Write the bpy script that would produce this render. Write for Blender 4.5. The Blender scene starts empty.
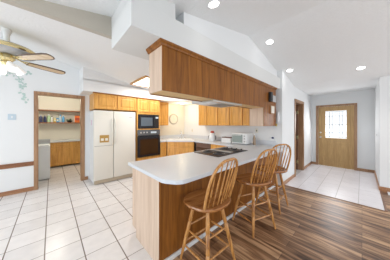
import bpy, bmesh, math, random
from mathutils import Vector, Matrix
random.seed(7)
SC = bpy.context.scene
COL = SC.collection
PI = math.pi

# ------------------------------------------------------------------ camera, world, light, exposure
YAW = math.atan2(167.0, 155.0)                     # heading of the view in plan, from +X
cam_d = bpy.data.cameras.new('camera')
cam = bpy.data.objects.new('camera', cam_d)
COL.objects.link(cam)
cam.location = (0, 0, 1.42)
cam.rotation_euler = (PI/2, 0, YAW - PI/2)
cam_d.sensor_width = 36.0
cam_d.lens = 155.0/390.0*36.0
cam_d.shift_y = -5.5/390.0
cam_d.clip_start = 0.02
SC.camera = cam

SC.view_settings.view_transform = 'Standard'
SC.view_settings.look = 'None'
SC.view_settings.gamma = 1.0
SC.view_settings.use_curve_mapping = False
SC.view_settings.exposure = 0.10

W = bpy.data.worlds.new('world')
SC.world = W
W.use_nodes = True
bg = W.node_tree.nodes['Background']
bg.inputs[0].default_value = (0.86, 0.93, 1.0, 1)
bg.inputs[1].default_value = 1.05

def area(name, loc, target, sx, sy, power, col=(1, 1, 1), spread=PI):
    l = bpy.data.lights.new(name, 'AREA')
    l.shape = 'RECTANGLE'
    l.size, l.size_y, l.energy, l.color = sx, sy, power, col
    l.spread = spread
    o = bpy.data.objects.new(name, l)
    COL.objects.link(o)
    o.location = loc
    o.rotation_euler = (Vector(target) - Vector(loc)).to_track_quat('-Z', 'Y').to_euler()
    return o

def point(name, loc, power, r=0.05, col=(1, 0.96, 0.9)):
    l = bpy.data.lights.new(name, 'POINT')
    l.energy, l.shadow_soft_size, l.color = power, r, col
    o = bpy.data.objects.new(name, l)
    COL.objects.link(o)
    o.location = loc
    return o

def spot(name, loc, power, ang=110, col=(1, 0.97, 0.93)):
    l = bpy.data.lights.new(name, 'SPOT')
    l.energy, l.shadow_soft_size, l.color = power, 0.06, col
    l.spot_size = math.radians(ang); l.spot_blend = 1.0
    o = bpy.data.objects.new(name, l)
    COL.objects.link(o)
    o.location = loc
    return o

area('patio_daylight', (-3.4, 1.6, 1.35), (1.0, 2.2, 0.9), 2.6, 2.0, 60, (0.93, 0.97, 1.0))
area('entry_door_daylight', (6.88, 0.6, 1.45), (4.0, 0.4, 0.3), 0.55, 0.9, 16, (0.95, 0.97, 1.0))
area('living_room_fill', (3.0, -3.4, 1.3), (3.2, 1.0, 1.5), 4.2, 1.9, 52, (0.98, 0.99, 1.0))  # fill added behind the camera for unseen windows, aimed to lift the vault

# ------------------------------------------------------------------ materials
def newmat(name):
    m = bpy.data.materials.new(name)
    m.use_nodes = True
    return m, m.node_tree, m.node_tree.nodes['Principled BSDF']

def N(t, kind, **kw):
    n = t.nodes.new(kind)
    for k, v in kw.items():
        setattr(n, k, v)
    return n

def plain(name, col, rough=0.5, metal=0.0, bump=0.0, bscale=60, var=0.0, spec=0.5, emit=None, es=0, coat=0.0, trans=0.0):
    m, t, b = newmat(name)
    b.inputs['Base Color'].default_value = (*col, 1)
    b.inputs['Roughness'].default_value = rough
    b.inputs['Metallic'].default_value = metal
    b.inputs['Specular IOR Level'].default_value = spec
    b.inputs['Coat Weight'].default_value = coat
    b.inputs['Transmission Weight'].default_value = trans
    if emit:
        b.inputs['Emission Color'].default_value = (*emit, 1)
        b.inputs['Emission Strength'].default_value = es
    tc = N(t, 'ShaderNodeTexCoord')
    no = N(t, 'ShaderNodeTexNoise')
    no.inputs['Scale'].default_value = bscale
    no.inputs['Detail'].default_value = 4
    t.links.new(tc.outputs['Object'], no.inputs['Vector'])
    if bump:
        bp = N(t, 'ShaderNodeBump')
        bp.inputs['Strength'].default_value = bump
        bp.inputs['Distance'].default_value = 0.01
        t.links.new(no.outputs['Fac'], bp.inputs['Height'])
        t.links.new(bp.outputs['Normal'], b.inputs['Normal'])
    if var:
        mx = N(t, 'ShaderNodeMix', data_type='RGBA')
        mx.inputs[6].default_value = (*[c*(1-var) for c in col], 1)
        mx.inputs[7].default_value = (*[min(1, c*(1+var)) for c in col], 1)
        t.links.new(no.outputs['Fac'], mx.inputs[0])
        t.links.new(mx.outputs[2], b.inputs['Base Color'])
    return m

def wood(name, dark, light, rough=0.4, axis='Z', scale=9.0, coat=0.0, spec=0.5):
    """oak grain running along the given axis"""
    m, t, b = newmat(name)
    b.inputs['Roughness'].default_value = rough
    b.inputs['Coat Weight'].default_value = coat
    b.inputs['Specular IOR Level'].default_value = spec
    tc = N(t, 'ShaderNodeTexCoord')
    mp = N(t, 'ShaderNodeMapping')
    s = [scale]*3
    s['XYZ'.index(axis)] = scale*0.07
    mp.inputs['Scale'].default_value = s
    n1 = N(t, 'ShaderNodeTexNoise')
    n1.inputs['Scale'].default_value = 1.6
    n1.inputs['Detail'].default_value = 6
    n1.inputs['Distortion'].default_value = 1.2
    n2 = N(t, 'ShaderNodeTexNoise')
    n2.inputs['Scale'].default_value = 9
    n2.inputs['Detail'].default_value = 3
    ad = N(t, 'ShaderNodeMath', operation='MULTIPLY_ADD')
    ad.inputs[1].default_value = 0.45
    cr = N(t, 'ShaderNodeValToRGB')
    cr.color_ramp.elements[0].position = 0.48
    cr.color_ramp.elements[0].color = (*dark, 1)
    cr.color_ramp.elements[1].position = 0.92
    cr.color_ramp.elements[1].color = (*light, 1)
    L = t.links.new
    L(tc.outputs['Object'], mp.inputs['Vector'])
    L(mp.outputs[0], n1.inputs['Vector'])
    L(mp.outputs[0], n2.inputs['Vector'])
    L(n2.outputs['Fac'], ad.inputs[0])
    L(n1.outputs['Fac'], ad.inputs[2])
    L(ad.outputs[0], cr.inputs['Fac'])
    L(cr.outputs['Color'], b.inputs['Base Color'])
    bp = N(t, 'ShaderNodeBump')
    bp.inputs['Strength'].default_value = 0.08
    L(ad.outputs[0], bp.inputs['Height'])
    L(bp.outputs['Normal'], b.inputs['Normal'])
    return m

def tile(name, col, grout, sx, sy, ox, oy, gw=0.006, gx=1.0, gy=1.0, rough=0.3):
    """square ceramic tiles laid in world X/Y; grout joints are sunk"""
    m, t, b = newmat(name)
    L = t.links.new
    g = N(t, 'ShaderNodeNewGeometry')
    sp = N(t, 'ShaderNodeSeparateXYZ')
    L(g.outputs['Position'], sp.inputs[0])
    def joint(out, s, o, w):
        a = N(t, 'ShaderNodeMath', operation='SUBTRACT'); a.inputs[1].default_value = o; L(out, a.inputs[0])
        d = N(t, 'ShaderNodeMath', operation='DIVIDE'); d.inputs[1].default_value = s; L(a.outputs[0], d.inputs[0])
        h = N(t, 'ShaderNodeMath', operation='ADD'); h.inputs[1].default_value = 0.5; L(d.outputs[0], h.inputs[0])
        fl = N(t, 'ShaderNodeMath', operation='FLOOR'); L(h.outputs[0], fl.inputs[0])
        fr = N(t, 'ShaderNodeMath', operation='SUBTRACT'); L(d.outputs[0], fr.inputs[0]); L(fl.outputs[0], fr.inputs[1])
        ab = N(t, 'ShaderNodeMath', operation='ABSOLUTE'); L(fr.outputs[0], ab.inputs[0])
        mr = N(t, 'ShaderNodeMapRange'); mr.inputs['From Min'].default_value = w*0.45/s; mr.inputs['From Max'].default_value = w*0.8/s
        mr.inputs['To Min'].default_value = 1; mr.inputs['To Max'].default_value = 0
        L(ab.outputs[0], mr.inputs['Value'])
        dn = N(t, 'ShaderNodeMath', operation='FLOOR'); L(d.outputs[0], dn.inputs[0])
        return mr.outputs[0], dn.outputs[0]
    jx, ix = joint(sp.outputs['X'], sx, ox, gw*gx)
    jy, iy = joint(sp.outputs['Y'], sy, oy, gw*gy)
    mxm = N(t, 'ShaderNodeMath', operation='MAXIMUM'); L(jx, mxm.inputs[0]); L(jy, mxm.inputs[1])
    cb = N(t, 'ShaderNodeCombineXYZ'); L(ix, cb.inputs[0]); L(iy, cb.inputs[1])
    wn = N(t, 'ShaderNodeTexWhiteNoise', noise_dimensions='2D'); L(cb.outputs[0], wn.inputs['Vector'])
    no = N(t, 'ShaderNodeTexNoise'); no.inputs['Scale'].default_value = 9; no.inputs['Detail'].default_value = 5
    L(g.outputs['Position'], no.inputs['Vector'])
    sm = N(t, 'ShaderNodeMath', operation='MULTIPLY_ADD'); sm.inputs[1].default_value = 0.45
    L(wn.outputs['Value'], sm.inputs[0]); L(no.outputs['Fac'], sm.inputs[2])
    cr = N(t, 'ShaderNodeValToRGB')
    cr.color_ramp.elements[0].position = 0.3; cr.color_ramp.elements[0].color = (*[c*0.9 for c in col], 1)
    cr.color_ramp.elements[1].position = 1.0; cr.color_ramp.elements[1].color = (*[min(1, c*1.05) for c in col], 1)
    L(sm.outputs[0], cr.inputs['Fac'])
    mx = N(t, 'ShaderNodeMix', data_type='RGBA'); mx.inputs[7].default_value = (*grout, 1)
    L(mxm.outputs[0], mx.inputs[0]); L(cr.outputs['Color'], mx.inputs[6])
    L(mx.outputs[2], b.inputs['Base Color'])
    inv = N(t, 'ShaderNodeMath', operation='SUBTRACT'); inv.inputs[0].default_value = 1; L(mxm.outputs[0], inv.inputs[1])
    bp = N(t, 'ShaderNodeBump'); bp.inputs['Strength'].default_value = 0.4; bp.inputs['Distance'].default_value = 0.004
    L(inv.outputs[0], bp.inputs['Height']); L(bp.outputs['Normal'], b.inputs['Normal'])
    b.inputs['Roughness'].default_value = rough
    return m

def planks(name):
    """laminate planks running along Y, each plank with its own tone and streaky grain"""
    m, t, b = newmat(name)
    L = t.links.new
    g = N(t, 'ShaderNodeNewGeometry')
    mp = N(t, 'ShaderNodeMapping'); mp.inputs['Rotation'].default_value = (0, 0, PI/2)
    L(g.outputs['Position'], mp.inputs['Vector'])
    br = N(t, 'ShaderNodeTexBrick')
    br.inputs['Scale'].default_value = 1.0
    br.inputs['Brick Width'].default_value = 1.2
    br.inputs['Row Height'].default_value = 0.125
    br.inputs['Mortar Size'].default_value = 0.0018
    br.inputs['Color1'].default_value = (0.0, 0.0, 0.0, 1)
    br.inputs['Color2'].default_value = (1, 1, 1, 1)
    br.inputs['Mortar'].default_value = (0.0, 0.0, 0.0, 1)
    L(mp.outputs[0], br.inputs['Vector'])
    m2 = N(t, 'ShaderNodeMapping'); m2.inputs['Scale'].default_value = (15, 1.6, 1)
    L(g.outputs['Position'], m2.inputs['Vector'])
    n1 = N(t, 'ShaderNodeTexNoise'); n1.inputs['Scale'].default_value = 1.0; n1.inputs['Detail'].default_value = 6; n1.inputs['Distortion'].default_value = 1.0
    L(m2.outputs[0], n1.inputs['Vector'])
    a = N(t, 'ShaderNodeMath', operation='MULTIPLY_ADD'); a.inputs[1].default_value = 0.22
    L(br.outputs['Color'], a.inputs[0]); L(n1.outputs['Fac'], a.inputs[2])
    cr = N(t, 'ShaderNodeValToRGB')
    e = cr.color_ramp.elements
    e[0].position = 0.40; e[0].color = (0.065, 0.028, 0.012, 1)
    e[1].position = 0.76; e[1].color = (0.58, 0.36, 0.20, 1)
    k = e.new(0.58); k.color = (0.27, 0.142, 0.072, 1)
    L(a.outputs[0], cr.inputs['Fac'])
    mx = N(t, 'ShaderNodeMix', data_type='RGBA'); mx.inputs[7].default_value = (0.05, 0.025, 0.015, 1)
    L(br.outputs['Fac'], mx.inputs[0]); L(cr.outputs['Color'], mx.inputs[6])
    L(mx.outputs[2], b.inputs['Base Color'])
    b.inputs['Roughness'].default_value = 0.36
    bp = N(t, 'ShaderNodeBump'); bp.inputs['Strength'].default_value = 0.12
    L(a.outputs[0], bp.inputs['Height']); L(bp.outputs['Normal'], b.inputs['Normal'])
    return m

M = {}
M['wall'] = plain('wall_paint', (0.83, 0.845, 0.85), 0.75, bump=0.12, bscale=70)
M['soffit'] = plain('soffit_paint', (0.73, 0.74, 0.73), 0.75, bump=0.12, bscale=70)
M['warmwall'] = plain('cream_kitchen_paint', (0.84, 0.80, 0.70), 0.7, bump=0.1, bscale=60)
M['ceilpaint'] = plain('soffit_white', (0.84, 0.85, 0.85), 0.75, bump=0.1, bscale=60)
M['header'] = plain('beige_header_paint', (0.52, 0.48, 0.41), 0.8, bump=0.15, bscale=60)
M['ceiling'] = plain('textured_ceiling', (0.87, 0.885, 0.89), 0.85, bump=0.55, bscale=45, var=0.03)
M['tile'] = tile('kitchen_tile', (0.85, 0.82, 0.81), (0.20, 0.155, 0.13), 0.323, 0.325, -0.052, 0.085, 0.0085, gy=0.6, rough=0.25)
M['tile_entry'] = tile('entry_tile', (0.84, 0.81, 0.83), (0.55, 0.52, 0.51), 0.323, 0.31, 0.1, 0.045, 0.008, gx=0.45)
M['planks'] = planks('laminate_planks')
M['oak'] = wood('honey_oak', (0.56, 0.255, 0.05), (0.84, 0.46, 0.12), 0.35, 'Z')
M['oakgapshade'] = wood('honey_oak_gap_shade', (0.40, 0.17, 0.03), (0.62, 0.30, 0.07), 0.4, 'Z')  # oak darkened to paint the overlay shadow between the doors
M['oak_h'] = wood('honey_oak_horizontal', (0.36, 0.17, 0.045), (0.66, 0.36, 0.11), 0.35, 'X')
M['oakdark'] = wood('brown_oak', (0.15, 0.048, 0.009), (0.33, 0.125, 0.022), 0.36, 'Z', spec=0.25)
M['oaklit'] = wood('side_lit_oak', (0.58, 0.41, 0.29), (0.75, 0.58, 0.45), 0.40, 'Z')  # oak lightened: strong light from the left is painted into the end panels
M['underside'] = plain('bounce_lit_underside', (0.76, 0.52, 0.25), 0.5)  # tan brightened to paint in light bounced up from the counter
M['seatwood'] = wood('seat_oak', (0.25, 0.085, 0.022), (0.52, 0.225, 0.07), 0.2, 'X', scale=12, coat=0.4)
M['stoolwood'] = wood('stool_oak', (0.28, 0.10, 0.02), (0.74, 0.37, 0.11), 0.28, 'Z', scale=14, coat=0.3)
M['trimwood'] = wood('trim_oak', (0.27, 0.14, 0.07), (0.48, 0.28, 0.15), 0.4, 'Z', scale=12)
M['trimwood_h'] = wood('trim_oak_horizontal', (0.30, 0.13, 0.06), (0.50, 0.27, 0.14), 0.4, 'X', scale=12)
M['bladedark'] = plain('blade_rim', (0.10, 0.05, 0.025), 0.3, coat=0.4)
M['bladelight'] = wood('blade_face', (0.60, 0.42, 0.24), (0.82, 0.66, 0.46), 0.25, 'X', coat=0.5)
M['rail'] = wood('rail_wood', (0.20, 0.075, 0.03), (0.38, 0.17, 0.08), 0.4, 'X', scale=12)
M['door'] = wood('golden_door', (0.42, 0.25, 0.09), (0.60, 0.39, 0.17), 0.4, 'Z', scale=10)
M['doorbrown'] = wood('brown_door', (0.16, 0.075, 0.04), (0.28, 0.14, 0.08), 0.35, 'Z', scale=10)
M['counter'] = plain('white_laminate', (0.68, 0.71, 0.75), 0.32, var=0.04, bscale=220)
M['white'] = plain('white_enamel', (0.82, 0.84, 0.85), 0.35)
M['fridge'] = plain('almond_enamel', (0.78, 0.76, 0.69), 0.32, bump=0.05, bscale=180)
M['seal'] = plain('grey_seal', (0.30, 0.29, 0.27), 0.6)
M['grille'] = plain('beige_grille', (0.58, 0.50, 0.38), 0.5)
M['gold'] = plain('ochre_recess', (0.45, 0.27, 0.06), 0.4)
M['black'] = plain('black_glass', (0.012, 0.014, 0.02), 0.3, spec=0.3)
M['ovenglass'] = plain('oven_glass', (0.035, 0.018, 0.010), 0.10, coat=0.4)
M['blackmat'] = plain('black_enamel', (0.02, 0.02, 0.022), 0.4)
M['steel'] = plain('brushed_steel', (0.62, 0.62, 0.60), 0.28, 0.9)
M['chrome'] = plain('chrome', (0.8, 0.8, 0.8), 0.12, 1.0)
M['brass'] = plain('brass', (0.78, 0.66, 0.36), 0.2, 0.9)
M['bluegrey'] = plain('blue_grey_plastic', (0.55, 0.66, 0.74), 0.4)
M['grey'] = plain('grey_plastic', (0.45, 0.46, 0.47), 0.45)
M['red'] = plain('red_plastic', (0.45, 0.06, 0.03), 0.4)
M['orange'] = plain('orange_plastic', (0.85, 0.20, 0.03), 0.4)
M['blue'] = plain('blue_plastic', (0.10, 0.33, 0.60), 0.4)
M['navy'] = plain('navy_plastic', (0.04, 0.05, 0.14), 0.4)
M['green'] = plain('green_plastic', (0.10, 0.20, 0.08), 0.5)
M['lime'] = plain('pale_green_plastic', (0.42, 0.58, 0.36), 0.5)
M['yellow'] = plain('yellow_plastic', (0.80, 0.60, 0.12), 0.5)
M['ivy'] = plain('stencil_green', (0.52, 0.66, 0.62), 0.8, var=0.15, bscale=30)
M['lens'] = plain('lamp_lens', (1, 1, 1), 0.4, emit=(1, 0.98, 0.95), es=6)
M['shade'] = plain('frosted_shade', (0.95, 0.95, 0.95), 0.3, emit=(1, 0.99, 0.97), es=0.22)
M['panel'] = plain('lit_diffuser', (0.95, 0.95, 0.95), 0.4, emit=(1, 0.97, 0.9), es=2.0)
M['daylight'] = plain('leaded_glass_daylight', (0.9, 0.95, 1), 0.3, emit=(0.93, 0.97, 1.0), es=0.75)
M['leading'] = plain('lead_came', (0.42, 0.45, 0.47), 0.5)
M['plate'] = plain('cream_plate', (0.80, 0.76, 0.66), 0.3)
M['ring'] = plain('grey_ring', (0.55, 0.51, 0.43), 0.4)
M['glassgreen'] = plain('toaster_oven_glass', (0.30, 0.36, 0.34), 0.12)

# ------------------------------------------------------------------ mesh helpers
class MB:
    def __init__(s): s.bm = bmesh.new()
    def box(s, x0, x1, y0, y1, z0, z1, bev=0.0, seg=2):
        b = bmesh.new()
        bmesh.ops.create_cube(b, size=1)
        for v in b.verts:
            v.co = Vector(((x0+x1)/2 + v.co.x*(x1-x0), (y0+y1)/2 + v.co.y*(y1-y0), (z0+z1)/2 + v.co.z*(z1-z0)))
        if bev:
            bmesh.ops.bevel(b, geom=list(b.edges), offset=bev, segments=seg, affect='EDGES', profile=0.6)
        s.merge(b); return s
    def merge(s, b, mat=None):
        if mat: bmesh.ops.transform(b, matrix=mat, verts=b.verts)
        me = bpy.data.meshes.new('t'); b.to_mesh(me); b.free()
        s.bm.from_mesh(me); bpy.data.meshes.remove(me)
    def prism(s, pts, z0, z1, bev=0.0):
        b = bmesh.new()
        vs = [b.verts.new((x, y, z0)) for x, y in pts]
        f = b.faces.new(vs)
        r = bmesh.ops.extrude_face_region(b, geom=[f])
        for v in r['geom']:
            if isinstance(v, bmesh.types.BMVert): v.co.z = z1
        bmesh.ops.recalc_face_normals(b, faces=b.faces)
        if bev:
            bmesh.ops.bevel(b, geom=list(b.edges), offset=bev, segments=2, affect='EDGES', profile=0.6)
        s.merge(b); return s
    def tube(s, pts, rad, n=10, cap=True):
        """swept round bar through points, radius per point"""
        pts = [Vector(p) for p in pts]
        if not isinstance(rad, (list, tuple)): rad = [rad]*len(pts)
        rings = []; prev = None
        for i, p in enumerate(pts):
            d = (pts[min(i+1, len(pts)-1)] - pts[max(i-1, 0)]).normalized()
            if prev is None:
                a = Vector((0, 0, 1)) if abs(d.z) < 0.9 else Vector((1, 0, 0))
                u = d.cross(a).normalized()
            else:
                u = (prev - d*prev.dot(d)).normalized()
            prev = u; w = d.cross(u)
            rings.append([s.bm.verts.new(p + (u*math.cos(2*PI*k/n) + w*math.sin(2*PI*k/n))*rad[i]) for k in range(n)])
        for a, b in zip(rings, rings[1:]):
            for k in range(n): s.bm.faces.new((a[k], a[(k+1) % n], b[(k+1) % n], b[k]))
        if cap:
            s.bm.faces.new(rings[0][::-1]); s.bm.faces.new(rings[-1])
        return s
    def lathe(s, prof, n=24, mat=None):
        """profile of (radius, z), closed ends if radius is 0"""
        b = bmesh.new(); rings = []
        for r, z in prof:
            if r < 1e-6: rings.append([b.verts.new((0, 0, z))])
            else: rings.append([b.verts.new((r*math.cos(2*PI*k/n), r*math.sin(2*PI*k/n), z)) for k in range(n)])
        for a, c in zip(rings, rings[1:]):
            for k in range(n):
                k2 = (k+1) % n
                q = [a[k % len(a)], a[k2 % len(a)], c[k2 % len(c)], c[k % len(c)]]
                u = []
                for v in q:
                    if v not in u: u.append(v)
                if len(u) > 2: b.faces.new(u)
        bmesh.ops.recalc_face_normals(b, faces=b.faces)
        s.merge(b, mat); return s
    def panel(s, O, U, w, h, th=0.018, fr=0.055, nrm=None, raised=True):
        """raised-panel cabinet front: O lower corner on the face it covers, U along width, nrm outwards"""
        O = Vector(O); U = Vector(U).normalized(); Z = Vector((0, 0, 1)); Nn = Vector(nrm).normalized()
        b = bmesh.new()
        def ring(ins, dep):
            return [b.verts.new(O + U*a + Z*c + Nn*dep) for a, c in
                    ((ins, ins), (w-ins, ins), (w-ins, h-ins), (ins, h-ins))]
        lv = [(0, 0), (0, th-0.003), (0.003, th)]
        if raised: lv += [(fr, th), (fr+0.005, th-min(0.014, th*0.5)), (fr+0.012, th-min(0.014, th*0.5)), (fr+0.036, th-0.001)]
        rs = [ring(*l) for l in lv]
        b.faces.new(rs[0])
        for p, q in zip(rs, rs[1:]):
            for k in range(4): b.faces.new((p[k], p[(k+1) % 4], q[(k+1) % 4], q[k]))
        b.faces.new(rs[-1])
        bmesh.ops.recalc_face_normals(b, faces=b.faces)
        s.merge(b); return s
    def quadgrid(s, f, nu, nv):
        g = [[s.bm.verts.new(f(i/nu, j/nv)) for j in range(nv+1)] for i in range(nu+1)]
        for i in range(nu):
            for j in range(nv):
                s.bm.faces.new((g[i][j], g[i+1][j], g[i+1][j+1], g[i][j+1]))
        return s

OFF = {}
def obj(name, mb, mat, parent=None, smooth=False, local=False, label=None):
    me = bpy.data.meshes.new(name)
    bm = mb.bm
    bmesh.ops.recalc_face_normals(bm, faces=bm.faces)
    if parent is not None:
        off = OFF[parent.name]
    else:
        xs = [v.co.x for v in bm.verts]; ys = [v.co.y for v in bm.verts]; zs = [v.co.z for v in bm.verts]
        off = Vector(((min(xs)+max(xs))/2, (min(ys)+max(ys))/2, min(zs)))
    if not local:
        bmesh.ops.translate(bm, verts=bm.verts, vec=-off)
    bm.to_mesh(me); bm.free()
    o = bpy.data.objects.new(name, me)
    COL.objects.link(o)
    if parent is not None: o.parent = parent
    elif not local: o.location = off
    OFF[o.name] = off
    me.materials.append(mat)
    if smooth:
        for p in me.polygons: p.use_smooth = True
        me.set_sharp_from_angle(angle=math.radians(42))
    if label: o['label'] = label
    return o

def thing(name, label, cat, loc=(0, 0, 0), group=None):
    o = bpy.data.objects.new(name, None)
    o.empty_display_size = 0.1
    COL.objects.link(o)
    o.location = loc; OFF[o.name] = Vector(loc)
    o['label'] = label; o['category'] = cat
    if group: o['group'] = group
    return o

def tag(o, label, cat, group=None):
    o['label'] = label; o['category'] = cat
    if group: o['group'] = group
    return o

def struct(name, mb, mat, parent=None, smooth=False, label=None, cat=None):
    o = obj(name, mb, mat, parent, smooth)
    if parent is None:
        o['kind'] = 'structure'
        if label: o['label'] = label
        if cat: o['category'] = cat
    return o

def sthing(name, label, cat, loc):
    o = thing(name, label, cat, loc); o['kind'] = 'structure'; return o

def dup(root, loc, rotz, label, swivel=0.0):
    r = root.copy(); COL.objects.link(r)
    r.location = loc; r.rotation_euler = (0, 0, rotz); r['label'] = label
    for ch in list(root.children):
        c = ch.copy(); COL.objects.link(c); c.parent = r
        c.rotation_euler = (0, 0, swivel if ch.name.split('.')[0] in ('seat', 'back_hoop', 'spindle') else 0)
        for g in list(ch.children):
            d = g.copy(); COL.objects.link(d); d.parent = c
    return r

# ------------------------------------------------------------------ the setting
WN = 4.83      # north wall
XE = 3.90      # east kitchen wall
struct('floor', MB().box(-4, 3.98, 1.40, 7.6, -0.05, 0), M['tile'], label='pale square ceramic tile floor with dark grout in the kitchen', cat='floor')
struct('floor', MB().box(-4, 0.80, -3.5, 1.40, -0.05, 0), M['tile'], label='pale ceramic tile floor in the left foreground', cat='floor')
f3 = MB().prism([(0.80, -3.5), (9, -3.5), (9, -0.26), (4.0, -0.26), (4.0, 1.40), (0.80, 1.40)], -0.05, 0)
struct('floor', f3, M['planks'], label='streaky brown wood plank floor around the bar stools', cat='floor')
struct('floor', MB().box(4.0, 6.92, -0.26, 1.25, -0.05, 0.002), M['tile_entry'], label='pale tile landing in front of the entry door', cat='floor')
struct('trim_5', MB().box(3.985, 4.015, -0.26, 1.24, 0.0, 0.008, 0.003).box(4.0, 5.21, -0.285, -0.255, 0.0, 0.008, 0.003), M['doorbrown'], label='thin dark strip edging the entry tiles', cat='trim')

# north wall with cased pantry opening  (opening x -0.22..0.56, z 0..2.08)
w = MB()
w.box(-4, -0.22, WN, WN+0.12, 0, 3.7).box(0.56, 4.02, WN, WN+0.12, 0, 3.7).box(-0.22, 0.56, WN, WN+0.12, 2.09, 3.7)
struct('wall_north', w, M['wall'], label='pale blue-white wall with the cased opening to the pantry', cat='wall')
w = MB().box(2.46, XE-0.001, WN-0.012, WN-0.001, 0, 2.6)
struct('wall_sink', w, M['warmwall'], label='cream wall behind the sink', cat='wall')
# east wall of the kitchen and the short wall towards the entry
struct('wall_east', MB().box(XE, XE+0.12, 1.36, WN, 0, 3.0), M['wall'], label='white kitchen wall behind the toaster oven', cat='wall')
w = MB()
w.box(XE, 4.90, 1.25, 1.36, 0, 2.9).box(5.74, 6.92, 1.25, 1.36, 0, 2.9).box(4.90, 5.74, 1.25, 1.36, 2.06, 2.9)
struct('wall_hall', w, M['wall'], label='white wall with the narrow brown side door', cat='wall')
struct('wall_entry', MB().box(6.92, 7.04, -0.26, 0.15, 0, 2.6).box(6.92, 7.04, 1.06, 1.36, 0, 2.6).box(6.92, 7.04, 0.15, 1.06, 2.04, 2.6), M['wall'],
       label='white wall holding the entry door', cat='wall')
struct('wall_right', MB().box(5.21, 7.04, -3.5, -0.26, 0, 2.8), M['wall'], label='white wall corner right of the entry door', cat='wall')

# vaulted ceiling over the living room: knots across X
KN = [(-4, 2.30), (-0.65, 2.39), (0.05, 2.51), (0.49, 2.60), (1.14, 2.69), (2.55, 2.98), (4.85, 2.45), (7.1, 2.45)]
def vz(x):
    for (a, za), (b, zb) in zip(KN, KN[1:]):
        if x <= b: return za + (zb-za)*(x-a)/(b-a)
    return KN[-1][1]
c = MB()
b = bmesh.new()
pts = [(x, z) for x, z in KN] + [(x, z+0.12) for x, z in reversed(KN)]
for y0, y1, xa, xb in ((-3.5, 1.36, -4, 7.1), (1.36, 1.87, -4, 1.12)):
    xs = [xa] + [k[0] for k in KN if xa < k[0] < xb] + [xb]
    for a, d in zip(xs, xs[1:]):
        q = [(a, vz(a)), (d, vz(d)), (d, vz(d)+0.12), (a, vz(a)+0.12)]
        lo = [b.verts.new((x, y0, z)) for x, z in q]; hi = [b.verts.new((x, y1, z)) for x, z in q]
        b.faces.new(lo); b.faces.new(hi)
        for k in range(4): b.faces.new((lo[k], lo[(k+1) % 4], hi[(k+1) % 4], hi[k]))
bmesh.ops.recalc_face_normals(b, faces=b.faces)
c.merge(b)
struct('ceiling', c, M['ceiling'], label='white vaulted ceiling over the living room', cat='ceiling')

# kitchen ceiling, gently rising to the west
def kz(x, y):
    zs = min(3.3, max(2.44, 2.72 - 0.21*(x-0.5)))
    return 2.39 + (y-1.87)/2.35*(zs-2.39)
c = MB()
c.quadgrid(lambda u, v: Vector((-4 + 7.95*u, 1.87 + 3.05*v, kz(-4+7.95*u, 1.87+3.05*v))), 32, 8)
c.quadgrid(lambda u, v: Vector((-4 + 7.95*u, 1.87 + 3.05*v, kz(-4+7.95*u, 1.87+3.05*v)+0.1)), 32, 8)
struct('ceiling', c, M['ceiling'], smooth=True, label='white textured kitchen ceiling', cat='ceiling')
# beige header where vault and kitchen ceiling meet
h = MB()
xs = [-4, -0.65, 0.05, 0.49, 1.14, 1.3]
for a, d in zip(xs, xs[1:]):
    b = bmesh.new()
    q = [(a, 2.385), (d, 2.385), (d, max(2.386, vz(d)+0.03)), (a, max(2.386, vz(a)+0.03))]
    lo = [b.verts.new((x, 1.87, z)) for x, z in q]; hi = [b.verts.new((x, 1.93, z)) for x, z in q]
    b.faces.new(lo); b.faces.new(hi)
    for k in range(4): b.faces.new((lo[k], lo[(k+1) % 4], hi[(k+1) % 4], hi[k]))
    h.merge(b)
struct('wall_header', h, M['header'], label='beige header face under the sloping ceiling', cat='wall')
# white soffit box over the peninsula and the gable wall on it
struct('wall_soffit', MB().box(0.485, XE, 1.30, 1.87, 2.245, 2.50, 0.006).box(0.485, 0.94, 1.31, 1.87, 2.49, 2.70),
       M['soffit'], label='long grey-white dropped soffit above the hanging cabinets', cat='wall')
g = MB(); b = bmesh.new()
gx = [1.09, 1.14, 2.55, 3.90, 4.02]
for a, d in zip(gx, gx[1:]):
    q = [(a, 2.49), (d, 2.49), (d, vz(d)+0.05), (a, vz(a)+0.05)]
    lo = [b.verts.new((x, 1.36, z)) for x, z in q]; hi = [b.verts.new((x, 1.52, z)) for x, z in q]
    b.faces.new(lo); b.faces.new(hi)
    for k in range(4): b.faces.new((lo[k], lo[(k+1) % 4], hi[(k+1) % 4], hi[k]))
g.merge(b)
struct('wall_gable', g, M['wall'], label='white gable wall rising above the soffit', cat='wall')
# soffit over refrigerator, sink and east cabinets
s = MB().prism([(0.52, WN), (0.52, 4.215), (2.75, 4.215), (3.45, 3.5), (3.45, 1.87), (XE, 1.87), (XE, WN)], 2.175, 2.44)
for i in range(12):
    a = 0.52 + i*0.12; d = a+0.12
    b = bmesh.new()
    lo = [b.verts.new((x, y, 2.43)) for x, y in ((a, 4.215), (d, 4.215), (d, WN), (a, WN))]
    hi = [b.verts.new((x, y, kz(x, y)+0.02)) for x, y in ((a, 4.215), (d, 4.215), (d, WN), (a, WN))]
    b.faces.new(lo); b.faces.new(hi)
    for k in range(4): b.faces.new((lo[k], lo[(k+1) % 4], hi[(k+1) % 4], hi[k]))
    s.merge(b)
struct('wall_soffit', s, M['ceilpaint'], label='white soffit above the refrigerator and wall cabinets', cat='wall')

# pantry room beyond the opening
struct('wall_pantry', MB().box(-0.95, -0.85, WN+0.12, 7.5, 0, 2.6).box(1.05, 1.15, WN+0.12, 7.5, 0, 2.6).box(-0.95, 1.15, 7.4, 7.5, 0, 2.6),
       M['warmwall'], label='cream walls inside the pantry', cat='wall')
struct('ceiling', MB().box(-0.95, 1.15, WN+0.12, 7.5, 2.5, 2.6), M['ceiling'], label='pantry ceiling', cat='ceiling')

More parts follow.
